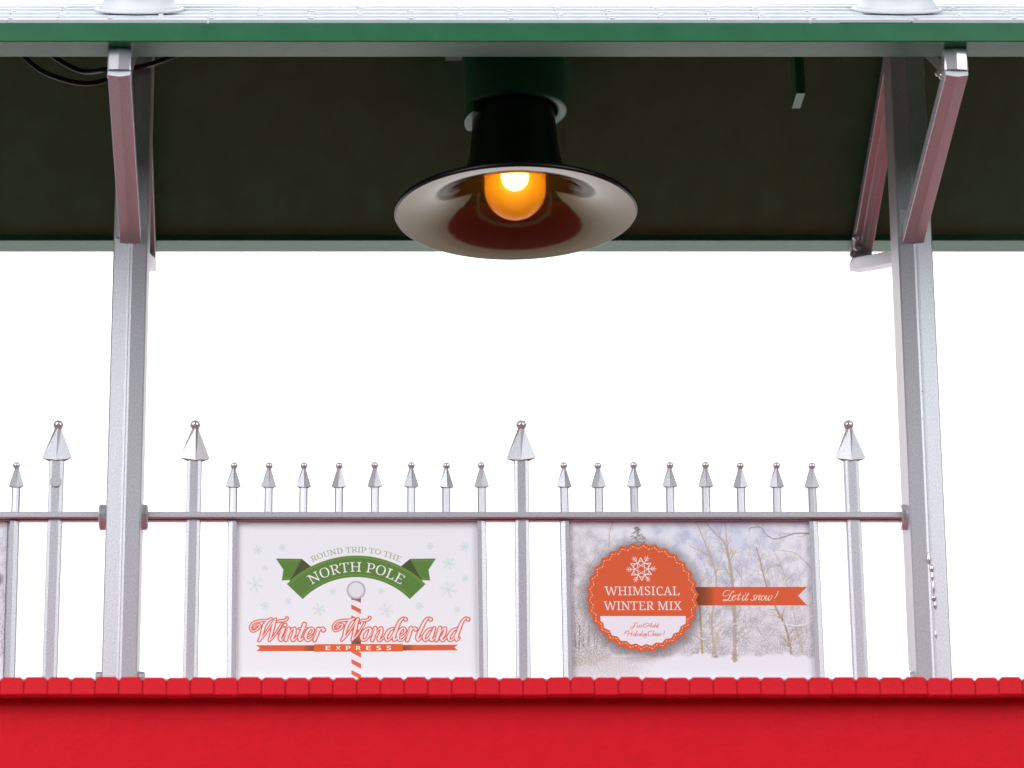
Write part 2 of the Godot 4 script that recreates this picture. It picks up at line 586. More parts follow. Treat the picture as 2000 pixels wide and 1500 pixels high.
# ---------------------------------------------------------------------- posters
class Sheet:
	# A sheet of print. Positions are in print units with the origin at the upper left; s pixels per unit.
	var w: int
	var h: int
	var s: float
	var ox: float
	var oy: float
	var px: PackedFloat32Array
	var mask: PackedFloat32Array
	var lo := Vector2i(1 << 20, 1 << 20)
	var hi := Vector2i(-1, -1)

	func _init(wide: float, high: float, scale: float, origin: Vector2, ground: Color) -> void:
		s = scale
		w = int(wide * s)
		h = int(high * s)
		ox = origin.x
		oy = origin.y
		px.resize(w * h * 3)
		mask.resize(w * h)
		for i in w * h:
			px[3 * i] = ground.r
			px[3 * i + 1] = ground.g
			px[3 * i + 2] = ground.b

	func at(p: Vector2) -> Vector2:
		return Vector2((p.x - ox) * s, (p.y - oy) * s)

	func grow(x0: int, y0: int, x1: int, y1: int) -> void:
		lo = Vector2i(mini(lo.x, x0), mini(lo.y, y0))
		hi = Vector2i(maxi(hi.x, x1), maxi(hi.y, y1))

	# fills a polygon into the mask; coverage adds up, so that triangles that share an edge leave no seam
	func poly(pts: Array) -> void:
		var q := []
		var y0 := 1e9
		var y1 := -1e9
		for p in pts:
			var t := at(p)
			q.append(t)
			y0 = minf(y0, t.y)
			y1 = maxf(y1, t.y)
		var n := q.size()
		const SUB := 4
		for y in range(maxi(int(floor(y0)), 0), mini(int(ceil(y1)), h - 1) + 1):
			for k in SUB:
				var yy := y + (k + 0.5) / SUB
				var xs := []
				for i in n:
					var a: Vector2 = q[i]
					var b: Vector2 = q[(i + 1) % n]
					if (a.y <= yy) != (b.y <= yy):
						xs.append(a.x + (b.x - a.x) * (yy - a.y) / (b.y - a.y))
				xs.sort()
				for i in range(0, xs.size() - 1, 2):
					var xa := maxf(xs[i], 0.0)
					var xb := minf(xs[i + 1], w - 0.001)
					if xb <= xa:
						continue
					var ia := int(xa)
					var ib := int(xb)
					grow(ia, y, ib, y)
					if ia == ib:
						mask[y * w + ia] += (xb - xa) / SUB
					else:
						mask[y * w + ia] += (ia + 1 - xa) / SUB
						for x in range(ia + 1, ib):
							mask[y * w + x] += 1.0 / SUB
						mask[y * w + ib] += (xb - ib) / SUB

	# a tapered round-ended stroke into the mask; the highest coverage counts
	func seg(a: Vector2, b: Vector2, ra: float, rb: float) -> void:
		var p := at(a)
		var q := at(b)
		var r0 := ra * s
		var r1 := rb * s
		var rm := maxf(r0, r1) + 1.0
		var x0 := maxi(int(minf(p.x, q.x) - rm), 0)
		var x1 := mini(int(maxf(p.x, q.x) + rm), w - 1)
		var y0 := maxi(int(minf(p.y, q.y) - rm), 0)
		var y1 := mini(int(maxf(p.y, q.y) + rm), h - 1)
		if x1 < x0 or y1 < y0:
			return
		grow(x0, y0, x1, y1)
		var d := q - p
		var dd := maxf(d.length_squared(), 1e-6)
		for y in range(y0, y1 + 1):
			for x in range(x0, x1 + 1):
				var v := Vector2(x + 0.5, y + 0.5) - p
				var t := clampf(v.dot(d) / dd, 0.0, 1.0)
				var c := clampf(r0 + (r1 - r0) * t + 0.5 - (v - d * t).length(), 0.0, 1.0)
				var i := y * w + x
				if c > mask[i]:
					mask[i] = c

	# a smooth stroke through points with a width at each
	func stroke(pts: Array, widths: Array, more := 0.0, times := 1.0) -> void:
		var n := pts.size()
		for i in n - 1:
			var p0: Vector2 = pts[maxi(i - 1, 0)]
			var p1: Vector2 = pts[i]
			var p2: Vector2 = pts[i + 1]
			var p3: Vector2 = pts[mini(i + 2, n - 1)]
			var before := p1
			var steps := 5
			for k in range(1, steps + 1):
				var t := float(k) / steps
				var now := 0.5 * (2 * p1 + (p2 - p0) * t + (2 * p0 - 5 * p1 + 4 * p2 - p3) * t * t + (3 * p1 - p0 - 3 * p2 + p3) * t * t * t)
				var ra: float = lerpf(widths[i], widths[i + 1], (k - 1.0) / steps) * 0.5 * times + more
				var rb: float = lerpf(widths[i], widths[i + 1], t) * 0.5 * times + more
				seg(before, now, ra, rb)
				before = now

	# lays ink over the sheet through the mask and clears the mask
	func ink(c: Color, strength := 1.0) -> void:
		for y in range(maxi(lo.y, 0), mini(hi.y, h - 1) + 1):
			for x in range(maxi(lo.x, 0), mini(hi.x, w - 1) + 1):
				var i := y * w + x
				if mask[i] > 0.0:
					var a := minf(mask[i], 1.0) * strength
					mask[i] = 0.0
					px[3 * i] += (c.r - px[3 * i]) * a
					px[3 * i + 1] += (c.g - px[3 * i + 1]) * a
					px[3 * i + 2] += (c.b - px[3 * i + 2]) * a
		lo = Vector2i(1 << 20, 1 << 20)
		hi = Vector2i(-1, -1)

	func line(a: Vector2, b: Vector2, wa: float, wb: float, c: Color, strength: float) -> void:
		seg(a, b, wa * 0.5, wb * 0.5)
		ink(c, strength)

	# a soft-edged dark disc, as printed round the badge
	func halo(centre: Vector2, r0: float, r1: float, c: Color, strength: float) -> void:
		var p := at(centre)
		for y in range(maxi(int(p.y - r1 * s), 0), mini(int(p.y + r1 * s), h - 1) + 1):
			for x in range(maxi(int(p.x - r1 * s), 0), mini(int(p.x + r1 * s), w - 1) + 1):
				var d := (Vector2(x, y) - p).length() / s
				var a := strength * (1.0 - smoothstep(r0, r1, d))
				if a > 0.0:
					var i := y * w + x
					px[3 * i] += (c.r - px[3 * i]) * a
					px[3 * i + 1] += (c.g - px[3 * i + 1]) * a
					px[3 * i + 2] += (c.b - px[3 * i + 2]) * a

	func texture() -> ImageTexture:
		var bytes := PackedByteArray()
		bytes.resize(w * h * 3)
		for i in w * h * 3:
			bytes[i] = int(clampf(px[i], 0.0, 1.0) * 255.0 + 0.5)
		return ImageTexture.create_from_image(Image.create_from_data(w, h, false, Image.FORMAT_RGB8, bytes))


func rgb(r: int, g: int, b: int) -> Color:
	return Color(r / 255.0, g / 255.0, b / 255.0)


# triangles of a line of text, baseline at y = 0, cap height 1, x from 0; returns [triangles, width]
func glyphs(text: String, font_name: String, weight: int) -> Array:
	var f := SystemFont.new()
	f.font_names = PackedStringArray([font_name])
	f.font_weight = weight
	var caps := 1.0
	var out := PackedVector2Array()
	for pass_ in ["H", text]:
		var t := TextMesh.new()
		t.font = f
		t.font_size = 64
		t.pixel_size = 0.01
		t.depth = 0.0
		t.curve_step = 1.0
		t.text = pass_
		t.horizontal_alignment = HORIZONTAL_ALIGNMENT_LEFT
		t.vertical_alignment = VERTICAL_ALIGNMENT_CENTER
		if pass_ == text and text.strip_edges() == "":
			return [out, 0.3]
		var arr := t.get_mesh_arrays()
		var v: PackedVector3Array = arr[Mesh.ARRAY_VERTEX]
		var idx = arr[Mesh.ARRAY_INDEX]
		if pass_ == "H":
			var y0 := 1e9
			var y1 := -1e9
			for p in v:
				y0 = minf(y0, p.y)
				y1 = maxf(y1, p.y)
			caps = y1 - y0
			out.append(Vector2(y0, caps))
		if pass_ == text:
			var base := out[0].x
			out.clear()
			if idx == null or idx.size() == 0:
				idx = PackedInt32Array(range(v.size()))
			for i in idx:
				out.append(Vector2(v[i].x, v[i].y - base) / caps)
	var x0 := 1e9
	var x1 := -1e9
	for p in out:
		x0 = minf(x0, p.x)
		x1 = maxf(x1, p.x)
	for i in out.size():
		out[i].x -= x0
	return [out, x1 - x0]


# one line of text between x0 and x1, baseline y
func print_line(sh: Sheet, text: String, font: String, weight: int, x0: float, x1: float, base: float, cap: float, c: Color, strength := 1.0) -> void:
	var g := glyphs(text, font, weight)
	var k: float = (x1 - x0) / g[1]
	var t: PackedVector2Array = g[0]
	for i in range(0, t.size() - 2, 3):
		sh.poly([Vector2(x0 + t[i].x * k, base - t[i].y * cap), Vector2(x0 + t[i + 1].x * k, base - t[i + 1].y * cap), Vector2(x0 + t[i + 2].x * k, base - t[i + 2].y * cap)])
	sh.ink(c, strength)


# text bent along a circle, between the angles -a and +a from the top
func print_arc(sh: Sheet, text: String, font: String, weight: int, centre: Vector2, r: float, a: float, cap: float, c: Color, strength := 1.0) -> void:
	var g := glyphs(text, font, weight)
	var t: PackedVector2Array = g[0]
	for i in range(0, t.size() - 2, 3):
		var q := []
		for k in 3:
			var p := t[i + k]
			var th: float = -a + 2 * a * p.x / g[1]
			q.append(centre + Vector2(sin(th), -cos(th)) * (r + p.y * cap))
		sh.poly(q)
	sh.ink(c, strength)


func flake(sh: Sheet, p: Vector2, r: float, c: Color, strength: float, turn := 0.2) -> void:
	for k in 6:
		var d := Vector2.from_angle(turn + TAU * k / 6)
		sh.seg(p, p + d * r, 0.5 + r * 0.012, 0.35)
		for m in [0.45, 0.72]:
			for e in [-1.0, 1.0]:
				sh.seg(p + d * r * m, p + d * r * m + d.rotated(e * 0.95) * r * 0.3, 0.4, 0.3)
		sh.seg(p + d * r * 0.3, p + d.rotated(TAU / 6) * r * 0.3, 0.35, 0.35)
	sh.ink(c, strength)


func arc_band(centre: Vector2, r0: float, r1: float, a0: float, a1: float) -> Array:
	var pts := []
	for i in 41:
		var th := lerpf(a0, a1, i / 40.0)
		pts.append(centre + Vector2(sin(th), -cos(th)) * r1)
	for i in 41:
		var th := lerpf(a1, a0, i / 40.0)
		pts.append(centre + Vector2(sin(th), -cos(th)) * r0)
	return pts


func scribble(sh: Sheet, strokes: Array, k: float, origin: Vector2, more: float, times: float) -> void:
	for s in strokes:
		var pts := []
		var widths := []
		for i in range(0, s.size(), 3):
			pts.append(Vector2(s[i], s[i + 1]) / k + origin)
			widths.append(s[i + 2] / k)
		if pts.size() == 1:
			sh.seg(pts[0], pts[0], widths[0] / 2 * times + more, widths[0] / 2 * times + more)
		else:
			sh.stroke(pts, widths, more, times)


func poster_one() -> Texture2D:
	var sh := Sheet.new(472, 314, 2.3, Vector2(462, 1018), rgb(243, 246, 250))
	var teal := rgb(176, 214, 204)
	for f in [[265, 350, 35], [440, 330, 26], [320, 478, 23], [250, 600, 66], [320, 755, 36], [485, 720, 26], [700, 780, 53], [800, 650, 26], [1140, 645, 26], [1175, 785, 60], [1410, 755, 33], [1675, 780, 26], [1615, 635, 68], [1620, 445, 53], [1735, 555, 26], [1490, 320, 28], [1735, 325, 36]]:
		flake(sh, Vector2(f[0], f[1]) / 3.636 + Vector2(430, 980), f[2] / 3.636 * 0.95, teal, 0.55, 0.26)
	# striped pole and its ball
	var orange := rgb(226, 104, 66)
	sh.poly([Vector2(685.3, 1170), Vector2(704, 1170), Vector2(704, 1332), Vector2(685.3, 1332)])
	sh.ink(rgb(244, 243, 248))
	for k in range(-1, 8):
		var y := 1184.2 + 21.6 * k
		var top := maxf(y, 1172.0)
		sh.poly([Vector2(685.3, top), Vector2(704, maxf(y + 9.5, 1172)), Vector2(704, maxf(y + 18.8, 1173)), Vector2(685.3, maxf(y + 8.4, 1172.5))])
		sh.ink(orange, 0.95)
	sh.poly([Vector2(685.3, 1170), Vector2(704, 1170), Vector2(704, 1177), Vector2(685.3, 1175)])
	sh.ink(rgb(120, 92, 88), 0.75)
	for k in 6:
		var r := 18.2 - k * 1.1
		sh.seg(Vector2(694.9 - k * 0.1, 1155.8 - k * 0.2), Vector2(694.9, 1155.8), r, r)
		sh.ink([rgb(168, 164, 180), rgb(190, 188, 202), rgb(206, 205, 216), rgb(219, 218, 228), rgb(229, 228, 236), rgb(236, 235, 241)][k])
	# green ribbon
	var c := Vector2(695, 1274.7)
	var green := rgb(97, 136, 66)
	var lime := rgb(150, 178, 84)
	for m in [-1.0, 1.0]:
		var at := func(x: float, y: float) -> Vector2:
			var p := Vector2(x / 7.98 + 470, y / 7.98 + 1040)
			return p if m < 0 else Vector2(2 * 694.6 - p.x, p.y)
		sh.poly([at.call(548, 420), at.call(950, 425), at.call(790, 765), at.call(640, 770), at.call(665, 600)])
		sh.ink(green)
		sh.stroke([at.call(585, 458), at.call(915, 460)], [0.9, 0.9])
		sh.stroke([at.call(655, 742), at.call(770, 742)], [0.9, 0.9])
		sh.ink(lime, 0.8)
		sh.poly([at.call(950, 425), at.call(1095, 548), at.call(745, 815)])
		sh.ink(rgb(78, 90, 56))
	sh.poly(arc_band(c, 145.0, 188.0, -0.80, 0.80))
	sh.ink(green)
	for r in [184.0, 149.5, 187.6]:
		sh.poly(arc_band(c, r - 0.5, r + 0.5, -0.795, 0.795))
		sh.ink(lime, 0.8)
	print_arc(sh, "NORTH POLE", "Droid Serif", 400, c, 155.8, 0.585, 19.4, rgb(244, 243, 246))
	print_arc(sh, "ROUND TRIP TO THE", "Droid Serif", 400, c, 194.5, 0.452, 11.0, rgb(150, 168, 122), 0.9)
	# EXPRESS ribbon
	sh.poly([Vector2(501.5, 1265), Vector2(613, 1265), Vector2(613, 1276.6), Vector2(501.5, 1276.6), Vector2(508.5, 1270.6)])
	sh.poly([Vector2(892, 1264), Vector2(785, 1264.4), Vector2(785, 1275.6), Vector2(891.5, 1275), Vector2(884.5, 1269.4)])
	sh.ink(orange)
	for k in 10:
		sh.poly([Vector2(592 + k * 2.1, 1265.2), Vector2(613, 1265.2), Vector2(613, 1276.4), Vector2(592 + k * 2.1, 1276.4)])
		sh.poly([Vector2(785, 1264.6), Vector2(806 - k * 2.1, 1264.6), Vector2(806 - k * 2.1, 1275.4), Vector2(785, 1275.4)])
		sh.ink(rgb(110, 66, 46), 0.09)
	sh.poly([Vector2(613, 1263), Vector2(785, 1262.4), Vector2(785, 1277.2), Vector2(613, 1278)])
	sh.ink(rgb(229, 108, 64))
	var x := 635.5
	for ch in ["E", "X", "P", "R", "E", "S", "S"]:
		print_line(sh, ch, "Droid Sans", 700, x, x + 9.4, 1274.4, 8.0, rgb(250, 240, 232))
		x += 19.6
	# the two words in outlined script: orange under, white over
	sh.poly([Vector2(685.3, 1256), Vector2(700, 1243), Vector2(704, 1256), Vector2(704, 1262.6), Vector2(685.3, 1262.8)])
	sh.ink(rgb(112, 84, 74), 0.85)
	var big_w := [
		[480, 308, 14, 330, 322, 22, 240, 345, 20, 188, 395, 18, 176, 455, 18, 205, 497, 16, 255, 485, 16, 312, 440, 22, 332, 398, 22, 300, 388, 14, 245, 420, 9, 207, 462, 7],
		[525, 282, 16, 470, 318, 34, 410, 390, 46, 378, 490, 42, 350, 600, 30, 312, 662, 16],
		[315, 665, 14, 400, 575, 13, 480, 455, 13, 555, 335, 13, 592, 288, 18],
		[596, 290, 16, 572, 350, 38, 548, 450, 44, 520, 560, 34, 488, 658, 15],
		[492, 662, 14, 570, 582, 13, 640, 475, 13, 705, 365, 14],
		[625, 340, 8, 665, 320, 24, 725, 318, 26, 775, 298, 20, 797, 270, 14, 778, 262, 8]]
	var inter := [
		[757, 392, 50],
		[650, 545, 6, 700, 468, 12, 735, 452, 34, 700, 540, 44, 668, 615, 42, 690, 655, 24, 742, 600, 9],
		[745, 590, 6, 800, 465, 12, 828, 452, 26, 800, 540, 42, 768, 650, 42],
		[780, 610, 6, 850, 490, 10, 915, 448, 26, 912, 530, 44, 880, 615, 44, 900, 656, 24, 960, 590, 8],
		[1082, 378, 50, 1045, 480, 46, 998, 600, 44, 1012, 656, 26, 1065, 605, 8],
		[985, 455, 8, 1130, 450, 8],
		[1130, 580, 8, 1200, 545, 12, 1235, 480, 24, 1195, 448, 20, 1140, 490, 38, 1102, 575, 46, 1122, 648, 28, 1175, 645, 20, 1235, 585, 8],
		[1240, 575, 6, 1300, 462, 12, 1328, 452, 24, 1300, 540, 42, 1252, 655, 42],
		[1290, 560, 6, 1345, 468, 12, 1395, 445, 22], [1402, 478, 56]]
	var onder := [
		[232, 425, 16, 160, 485, 36, 122, 575, 42, 152, 628, 22, 210, 598, 18, 255, 515, 40, 272, 445, 36, 232, 425, 16],
		[270, 560, 6, 330, 430, 12, 356, 425, 24, 332, 520, 40, 298, 625, 40],
		[310, 590, 6, 380, 470, 10, 445, 425, 26, 440, 510, 42, 402, 595, 42, 425, 632, 22, 490, 570, 8],
		[640, 430, 14, 570, 468, 34, 518, 560, 42, 535, 628, 24, 592, 600, 16, 650, 500, 12],
		[838, 282, 46], [800, 258, 16, 742, 320, 34, 690, 440, 42, 650, 560, 42, 652, 628, 24, 712, 575, 8],
		[722, 560, 8, 795, 522, 12, 832, 460, 22, 800, 424, 18, 750, 462, 34, 712, 545, 42, 730, 622, 26, 785, 618, 18, 848, 555, 8],
		[850, 555, 6, 905, 430, 12, 930, 424, 22, 902, 515, 40, 862, 628, 40],
		[895, 530, 6, 950, 440, 12, 990, 422, 20], [1002, 446, 46],
		[1242, 282, 46], [1205, 258, 16, 1150, 315, 34, 1088, 440, 42, 1030, 560, 42, 1038, 625, 24, 1100, 560, 8],
		[1252, 430, 14, 1182, 478, 34, 1130, 570, 42, 1150, 628, 24, 1208, 590, 16, 1262, 490, 12],
		[1300, 424, 30, 1268, 530, 42, 1242, 605, 40, 1262, 630, 22, 1318, 575, 8],
		[1325, 565, 6, 1378, 430, 12, 1402, 424, 22, 1372, 520, 40, 1332, 628, 40],
		[1350, 580, 6, 1420, 470, 10, 1478, 428, 26, 1460, 520, 42, 1412, 600, 42, 1440, 632, 22, 1500, 570, 8],
		[1662, 430, 14, 1590, 475, 34, 1532, 570, 42, 1552, 630, 24, 1610, 600, 16, 1662, 500, 12],
		[1848, 280, 46], [1812, 258, 16, 1755, 320, 34, 1702, 440, 42, 1660, 565, 42, 1656, 622, 26, 1702, 590, 12]]
	var words := [[big_w, 8.696, Vector2(470, 1180)], [inter, 8.696, Vector2(470, 1180)], [big_w, 8.696, Vector2(630.4, 1179.2)], [onder, 8.333, Vector2(690, 1180)]]
	for layer in [[2.2, 1.0, rgb(228, 106, 72)], [0.15, 0.88, rgb(243, 241, 247)]]:
		for wd in words:
			scribble(sh, wd[0], wd[1], wd[2], layer[0], layer[1])
		sh.ink(layer[2])
	return sh.texture()


# a twig drawn in print: bends, thins and forks
func twig(sh: Sheet, p: Vector2, dir: float, long: float, wide: float, depth: int, c: Color, strength: float) -> void:
	var steps := 4
	for k in steps:
		var q := p + Vector2.from_angle(dir) * long / steps
		sh.line(p, q, wide, wide * 0.86, c, strength)
		p = q
		wide *= 0.86
		dir += rng.randf_range(-0.25, 0.25)
		if depth > 0 and rng.randf() < 0.62:
			twig(sh, p, dir + rng.randf_range(0.35, 0.9) * (1 if rng.randf() < 0.5 else -1), long * rng.randf_range(0.4, 0.7), wide * 0.66, depth - 1, c, strength)


func trunk(sh: Sheet, pts: Array, w0: float, w1: float, c: Color, strength: float, twigs: int) -> void:
	var widths := []
	for i in pts.size():
		widths.append(lerpf(w0, w1, float(i) / (pts.size() - 1)))
	sh.stroke(pts, widths)
	sh.ink(c, strength)
	for i in range(1, pts.size()):
		for k in twigs:
			var d: float = (pts[i] - pts[i - 1]).angle()
			twig(sh, pts[i - 1].lerp(pts[i], rng.randf()), d + rng.randf_range(0.3, 0.9) * (1 if rng.randf() < 0.5 else -1), rng.randf_range(14, 34), widths[i] * 0.5, 2, c, strength * 0.75)


# the printed photograph of a snowy wood
func wood(sh: Sheet, x0: float, y0: float, seed_: int, warm: float) -> void:
	var soft := FastNoiseLite.new()
	soft.seed = seed_
	soft.frequency = 0.012
	soft.fractal_octaves = 4
	var speck := FastNoiseLite.new()
	speck.seed = seed_ + 1
	speck.noise_type = FastNoiseLite.TYPE_SIMPLEX
	speck.frequency = 0.16
	speck.fractal_octaves = 3
	var sky_a := rgb(238, 240, 246)
	var sky_b := rgb(214, 222, 244)
	var brush := rgb(158, 148, 154)
	var brush_warm := rgb(138, 124, 114)
	var snow := rgb(240, 241, 248)
	for y in sh.h:
		for x in sh.w:
			var u := x / float(sh.w)
			var v := y / float(sh.h)
			var n := soft.get_noise_2d(x, y)
			var f := speck.get_noise_2d(x, y * 0.8)
			var c := sky_a.lerp(sky_b, clampf(0.9 - absf(u - 0.62) * 1.9 - v * 1.1 + n * 0.9, 0.0, 1.0))
			# the brush thickens towards the ground
			var thick := clampf((v - 0.12) * 1.25 + n * 0.75 + 0.34 * (1.0 - smoothstep(0.0, 0.3, u)), 0.0, 1.0)
			thick *= clampf(0.55 + f * 0.9, 0.0, 1.0)
			c = c.lerp(brush.lerp(brush_warm, clampf(warm + 0.7 * (1 - u * 2.0) + n, 0.0, 1.0)), thick * 0.72)
			# the snow on the ground with its uneven edge
			var edge := 0.845 + 0.012 * sin(u * 21.0) + n * 0.03 + (0.07 if u < 0.22 else 0.0) * (1.0 - u / 0.22)
			var g := smoothstep(edge - 0.012, edge + 0.014, v + f * 0.016)
			c = c.lerp(snow, g * (0.97 if u > 0.2 else 0.8))
			if u < 0.34 and v > 0.86:
				c = c.lerp(rgb(196, 178, 170), clampf(0.55 + f * 1.3 - (v - 0.86) * 3.0 - maxf(u - 0.24, 0.0) * 8.0, 0.0, 0.6))
			var i := 3 * (y * sh.w + x)
			sh.px[i] = c.r
			sh.px[i + 1] = c.g
			sh.px[i + 2] = c.b
	for k in 420:
		var p := Vector2(x0 + rng.randf() * 472, y0 + rng.randf_range(70, 262))
		twig(sh, p, -PI / 2 + rng.randf_range(-0.9, 0.9), rng.randf_range(14, 44), rng.randf_range(0.6, 1.2), 2, (rgb(244, 243, 248) if k % 4 == 0 else rgb(128, 114, 114).lerp(rgb(160, 142, 118), rng.randf())), rng.randf_range(0.2, 0.55))


func snow_dots(sh: Sheet, x0: float, y0: float, n: int) -> void:
	for k in n:
		var p := Vector2(x0 + rng.randf() * 472, y0 + 100 + 165 * sqrt(rng.randf()))
		var r := rng.randf_range(0.6, 1.7)
		sh.seg(p, p, r, r)
		sh.ink(rgb(245, 243, 249), rng.randf_range(0.4, 0.9))


func poster_two() -> Texture2D:
	var sh := Sheet.new(472, 314, 2.3, Vector2(1114, 1018), rgb(230, 230, 240))
	wood(sh, 1114, 1018, 5, 0.1)
	var bark := rgb(190, 176, 148)
	var dull := rgb(172, 162, 158)
	trunk(sh, [Vector2(1391, 1288), Vector2(1385, 1225), Vector2(1397, 1140), Vector2(1391, 1101), Vector2(1375, 1055), Vector2(1362, 1018)], 5.0, 1.6, bark, 0.75, 4)
	trunk(sh, [Vector2(1427, 1295), Vector2(1430, 1200), Vector2(1428, 1140), Vector2(1424, 1101), Vector2(1415, 1060), Vector2(1400, 1045), Vector2(1380, 1018)], 8.0, 1.4, dull.lerp(bark, 0.5), 0.8, 4)
	trunk(sh, [Vector2(1424, 1101), Vector2(1420, 1060), Vector2(1418, 1018)], 3.0, 1.6, bark, 0.75, 4)
	trunk(sh, [Vector2(1384, 1085), Vector2(1372, 1080), Vector2(1348, 1068)], 2.0, 1.0, dull, 0.7, 1)
	trunk(sh, [Vector2(1537, 1281), Vector2(1528, 1230), Vector2(1510, 1190), Vector2(1494, 1146), Vector2(1484, 1100), Vector2(1477, 1070)], 5.2, 1.8, rgb(166, 148, 128), 0.75, 4)
	trunk(sh, [Vector2(1561, 1283), Vector2(1553, 1262), Vector2(1543, 1190), Vector2(1528, 1120), Vector2(1510, 1075)], 3.0, 1.0, bark, 0.7, 4)
	trunk(sh, [Vector2(1365, 1280), Vector2(1364, 1225), Vector2(1362, 1150)], 4.2, 3.0, rgb(176, 160, 112), 0.85, 1)
	trunk(sh, [Vector2(1586, 1043), Vector2(1555, 1042), Vector2(1530, 1050), Vector2(1511, 1053), Vector2(1495, 1042), Vector2(1487, 1030), Vector2(1468, 1031), Vector2(1463, 1038)], 3.0, 1.0, rgb(150, 138, 130), 0.8, 1)
	trunk(sh, [Vector2(1584, 1115), Vector2(1565, 1092), Vector2(1548, 1080), Vector2(1520, 1076)], 2.0, 0.8, dull, 0.7, 1)
	trunk(sh, [Vector2(1190, 1070), Vector2(1192, 1040), Vector2(1200, 1018)], 1.8, 1.0, rgb(178, 160, 152), 0.7, 2)
	for p in [Vector2(1390, 1284), Vector2(1427, 1288), Vector2(1353, 1277)]:
		for k in 14:
			var q: Vector2 = p + Vector2(rng.randf_range(-6, 6), rng.randf_range(-7, 6))
			sh.seg(q, q, 2.0, 2.0)
			sh.ink(rgb(160, 146, 142), 0.4)
	for k in 8:
		var x := 1118.0 + k * 6.2 + rng.randf_range(-4, 4)
		sh.line(Vector2(x, 1215 + rng.randf_range(0, 40)), Vector2(x + rng.randf_range(-3, 4), 1270 + rng.randf_range(-3, 5)), rng.randf_range(1.0, 2.4), rng.randf_range(1.6, 3.6), rgb(104, 92, 90), rng.randf_range(0.25, 0.6))
	# the top of a dark fir above the badge
	for k in 110:
		var v := rng.randf()
		var p := Vector2(1246 + rng.randf_range(-1, 1) * (2.0 + 21.0 * v), 1029 + 40.0 * v)
		sh.line(p, p + Vector2(rng.randf_range(-7, 7), rng.randf_range(-1, 4)), 1.6, 0.8, rgb(112, 106, 96), 0.55)
	snow_dots(sh, 1114, 1018, 560)
	for b in [[1520, 1222, 1556, 1226, 1583, 1214], [1398, 1247, 1403, 1240, 1407, 1232]]:
		sh.stroke([Vector2(b[0], b[1]), Vector2(b[2], b[3]), Vector2(b[4], b[5])], [1.5, 3.5, 2.0])
		sh.ink(rgb(238, 237, 246), 0.85)
	# badge with its printed soft outline
	var c := Vector2(1252.6, 1170)
	var orange := rgb(222, 99, 60)
	sh.halo(c + Vector2(1, 3), 98, 132, rgb(84, 74, 76), 0.58)
	sh.poly([Vector2(1340, 1149.4), Vector2(1572.5, 1149.4), Vector2(1554, 1167.5), Vector2(1572, 1186.2), Vector2(1340, 1186.2)])
	sh.ink(orange)
	for k in 16:
		sh.poly([Vector2(1340, 1149.6), Vector2(1392 - k * 2.3, 1149.6), Vector2(1392 - k * 2.3, 1186), Vector2(1340, 1186)])
		sh.ink(rgb(70, 48, 34), 0.07)
	var rim := []
	var stitch := []
	for i in 60:
		var th := TAU * i / 60.0 + 0.052
		rim.append(c + Vector2(sin(th), -cos(th)) * (109.5 if i % 2 == 0 else 104.0))
		stitch.append(c + Vector2(sin(th), -cos(th)) * (102.4 if i % 2 == 0 else 97.4))
	sh.poly(rim)
	sh.ink(orange)
	var lower := []
	for i in 60:
		var th := TAU * i / 60.0 + 0.052
		var p := c + Vector2(sin(th), -cos(th)) * (93.5 if i % 2 == 1 else 98.0) * 0.99
		if p.y > 1217 and absf(p.x - c.x) < 84:
			lower.append(p)
	lower.sort_custom(func(a, b): return a.x > b.x)
	var seg_pts := [Vector2(1170, 1207.2), Vector2(1335.4, 1207.2), Vector2(1335.4, 1217)]
	seg_pts.append_array(lower)
	seg_pts.append(Vector2(1170, 1217))
	sh.poly(seg_pts)
	sh.ink(rgb(240, 238, 246))
	for i in 60:
		var a: Vector2 = stitch[i]
		var b: Vector2 = stitch[(i + 1) % 60]
		sh.seg(a.lerp(b, -0.14), a.lerp(b, 0.14), 0.75, 0.75)
		sh.seg(a.lerp(b, 0.42), a.lerp(b, 0.58), 0.6, 0.6)
	sh.ink(rgb(250, 222, 178), 0.9)
	# snow crystal
	var f := Vector2(1251.7, 1113.8)
	for k in 6:
		var d := Vector2.from_angle(-0.03 + TAU * k / 6)
		var e := Vector2.from_angle(-0.03 + TAU * (k + 0.5) / 6)
		var e2 := Vector2.from_angle(-0.03 + TAU * (k - 0.5) / 6)
		sh.seg(f + d * 13, f + d * 29, 0.8, 0.6)
		for m in [19.0, 23.0]:
			for t in [-0.9, 0.9]:
				sh.seg(f + d * m, f + d * m + d.rotated(t) * 5.5, 0.65, 0.5)
		for g in [e, e2]:
			sh.seg(f + d * 12.5, f + g * 22.5, 0.85, 0.85)
			sh.seg(f + d * 13.5, f + g * 7.0, 0.7, 0.7)
			sh.seg(f + d * 6.0, f + g * 7.5, 0.5, 0.5)
			sh.seg(f + d * 14.0, f + g * 16.5, 0.6, 0.6)
	sh.ink(rgb(247, 242, 244))
	print_line(sh, "WHIMSICAL", "Droid Serif", 400, 1179.5, 1324.6, 1165.8, 17.2, rgb(246, 240, 242))
	print_line(sh, "WINTER MIX", "Droid Serif", 400, 1177, 1327.8, 1195.4, 17.2, rgb(246, 240, 242))
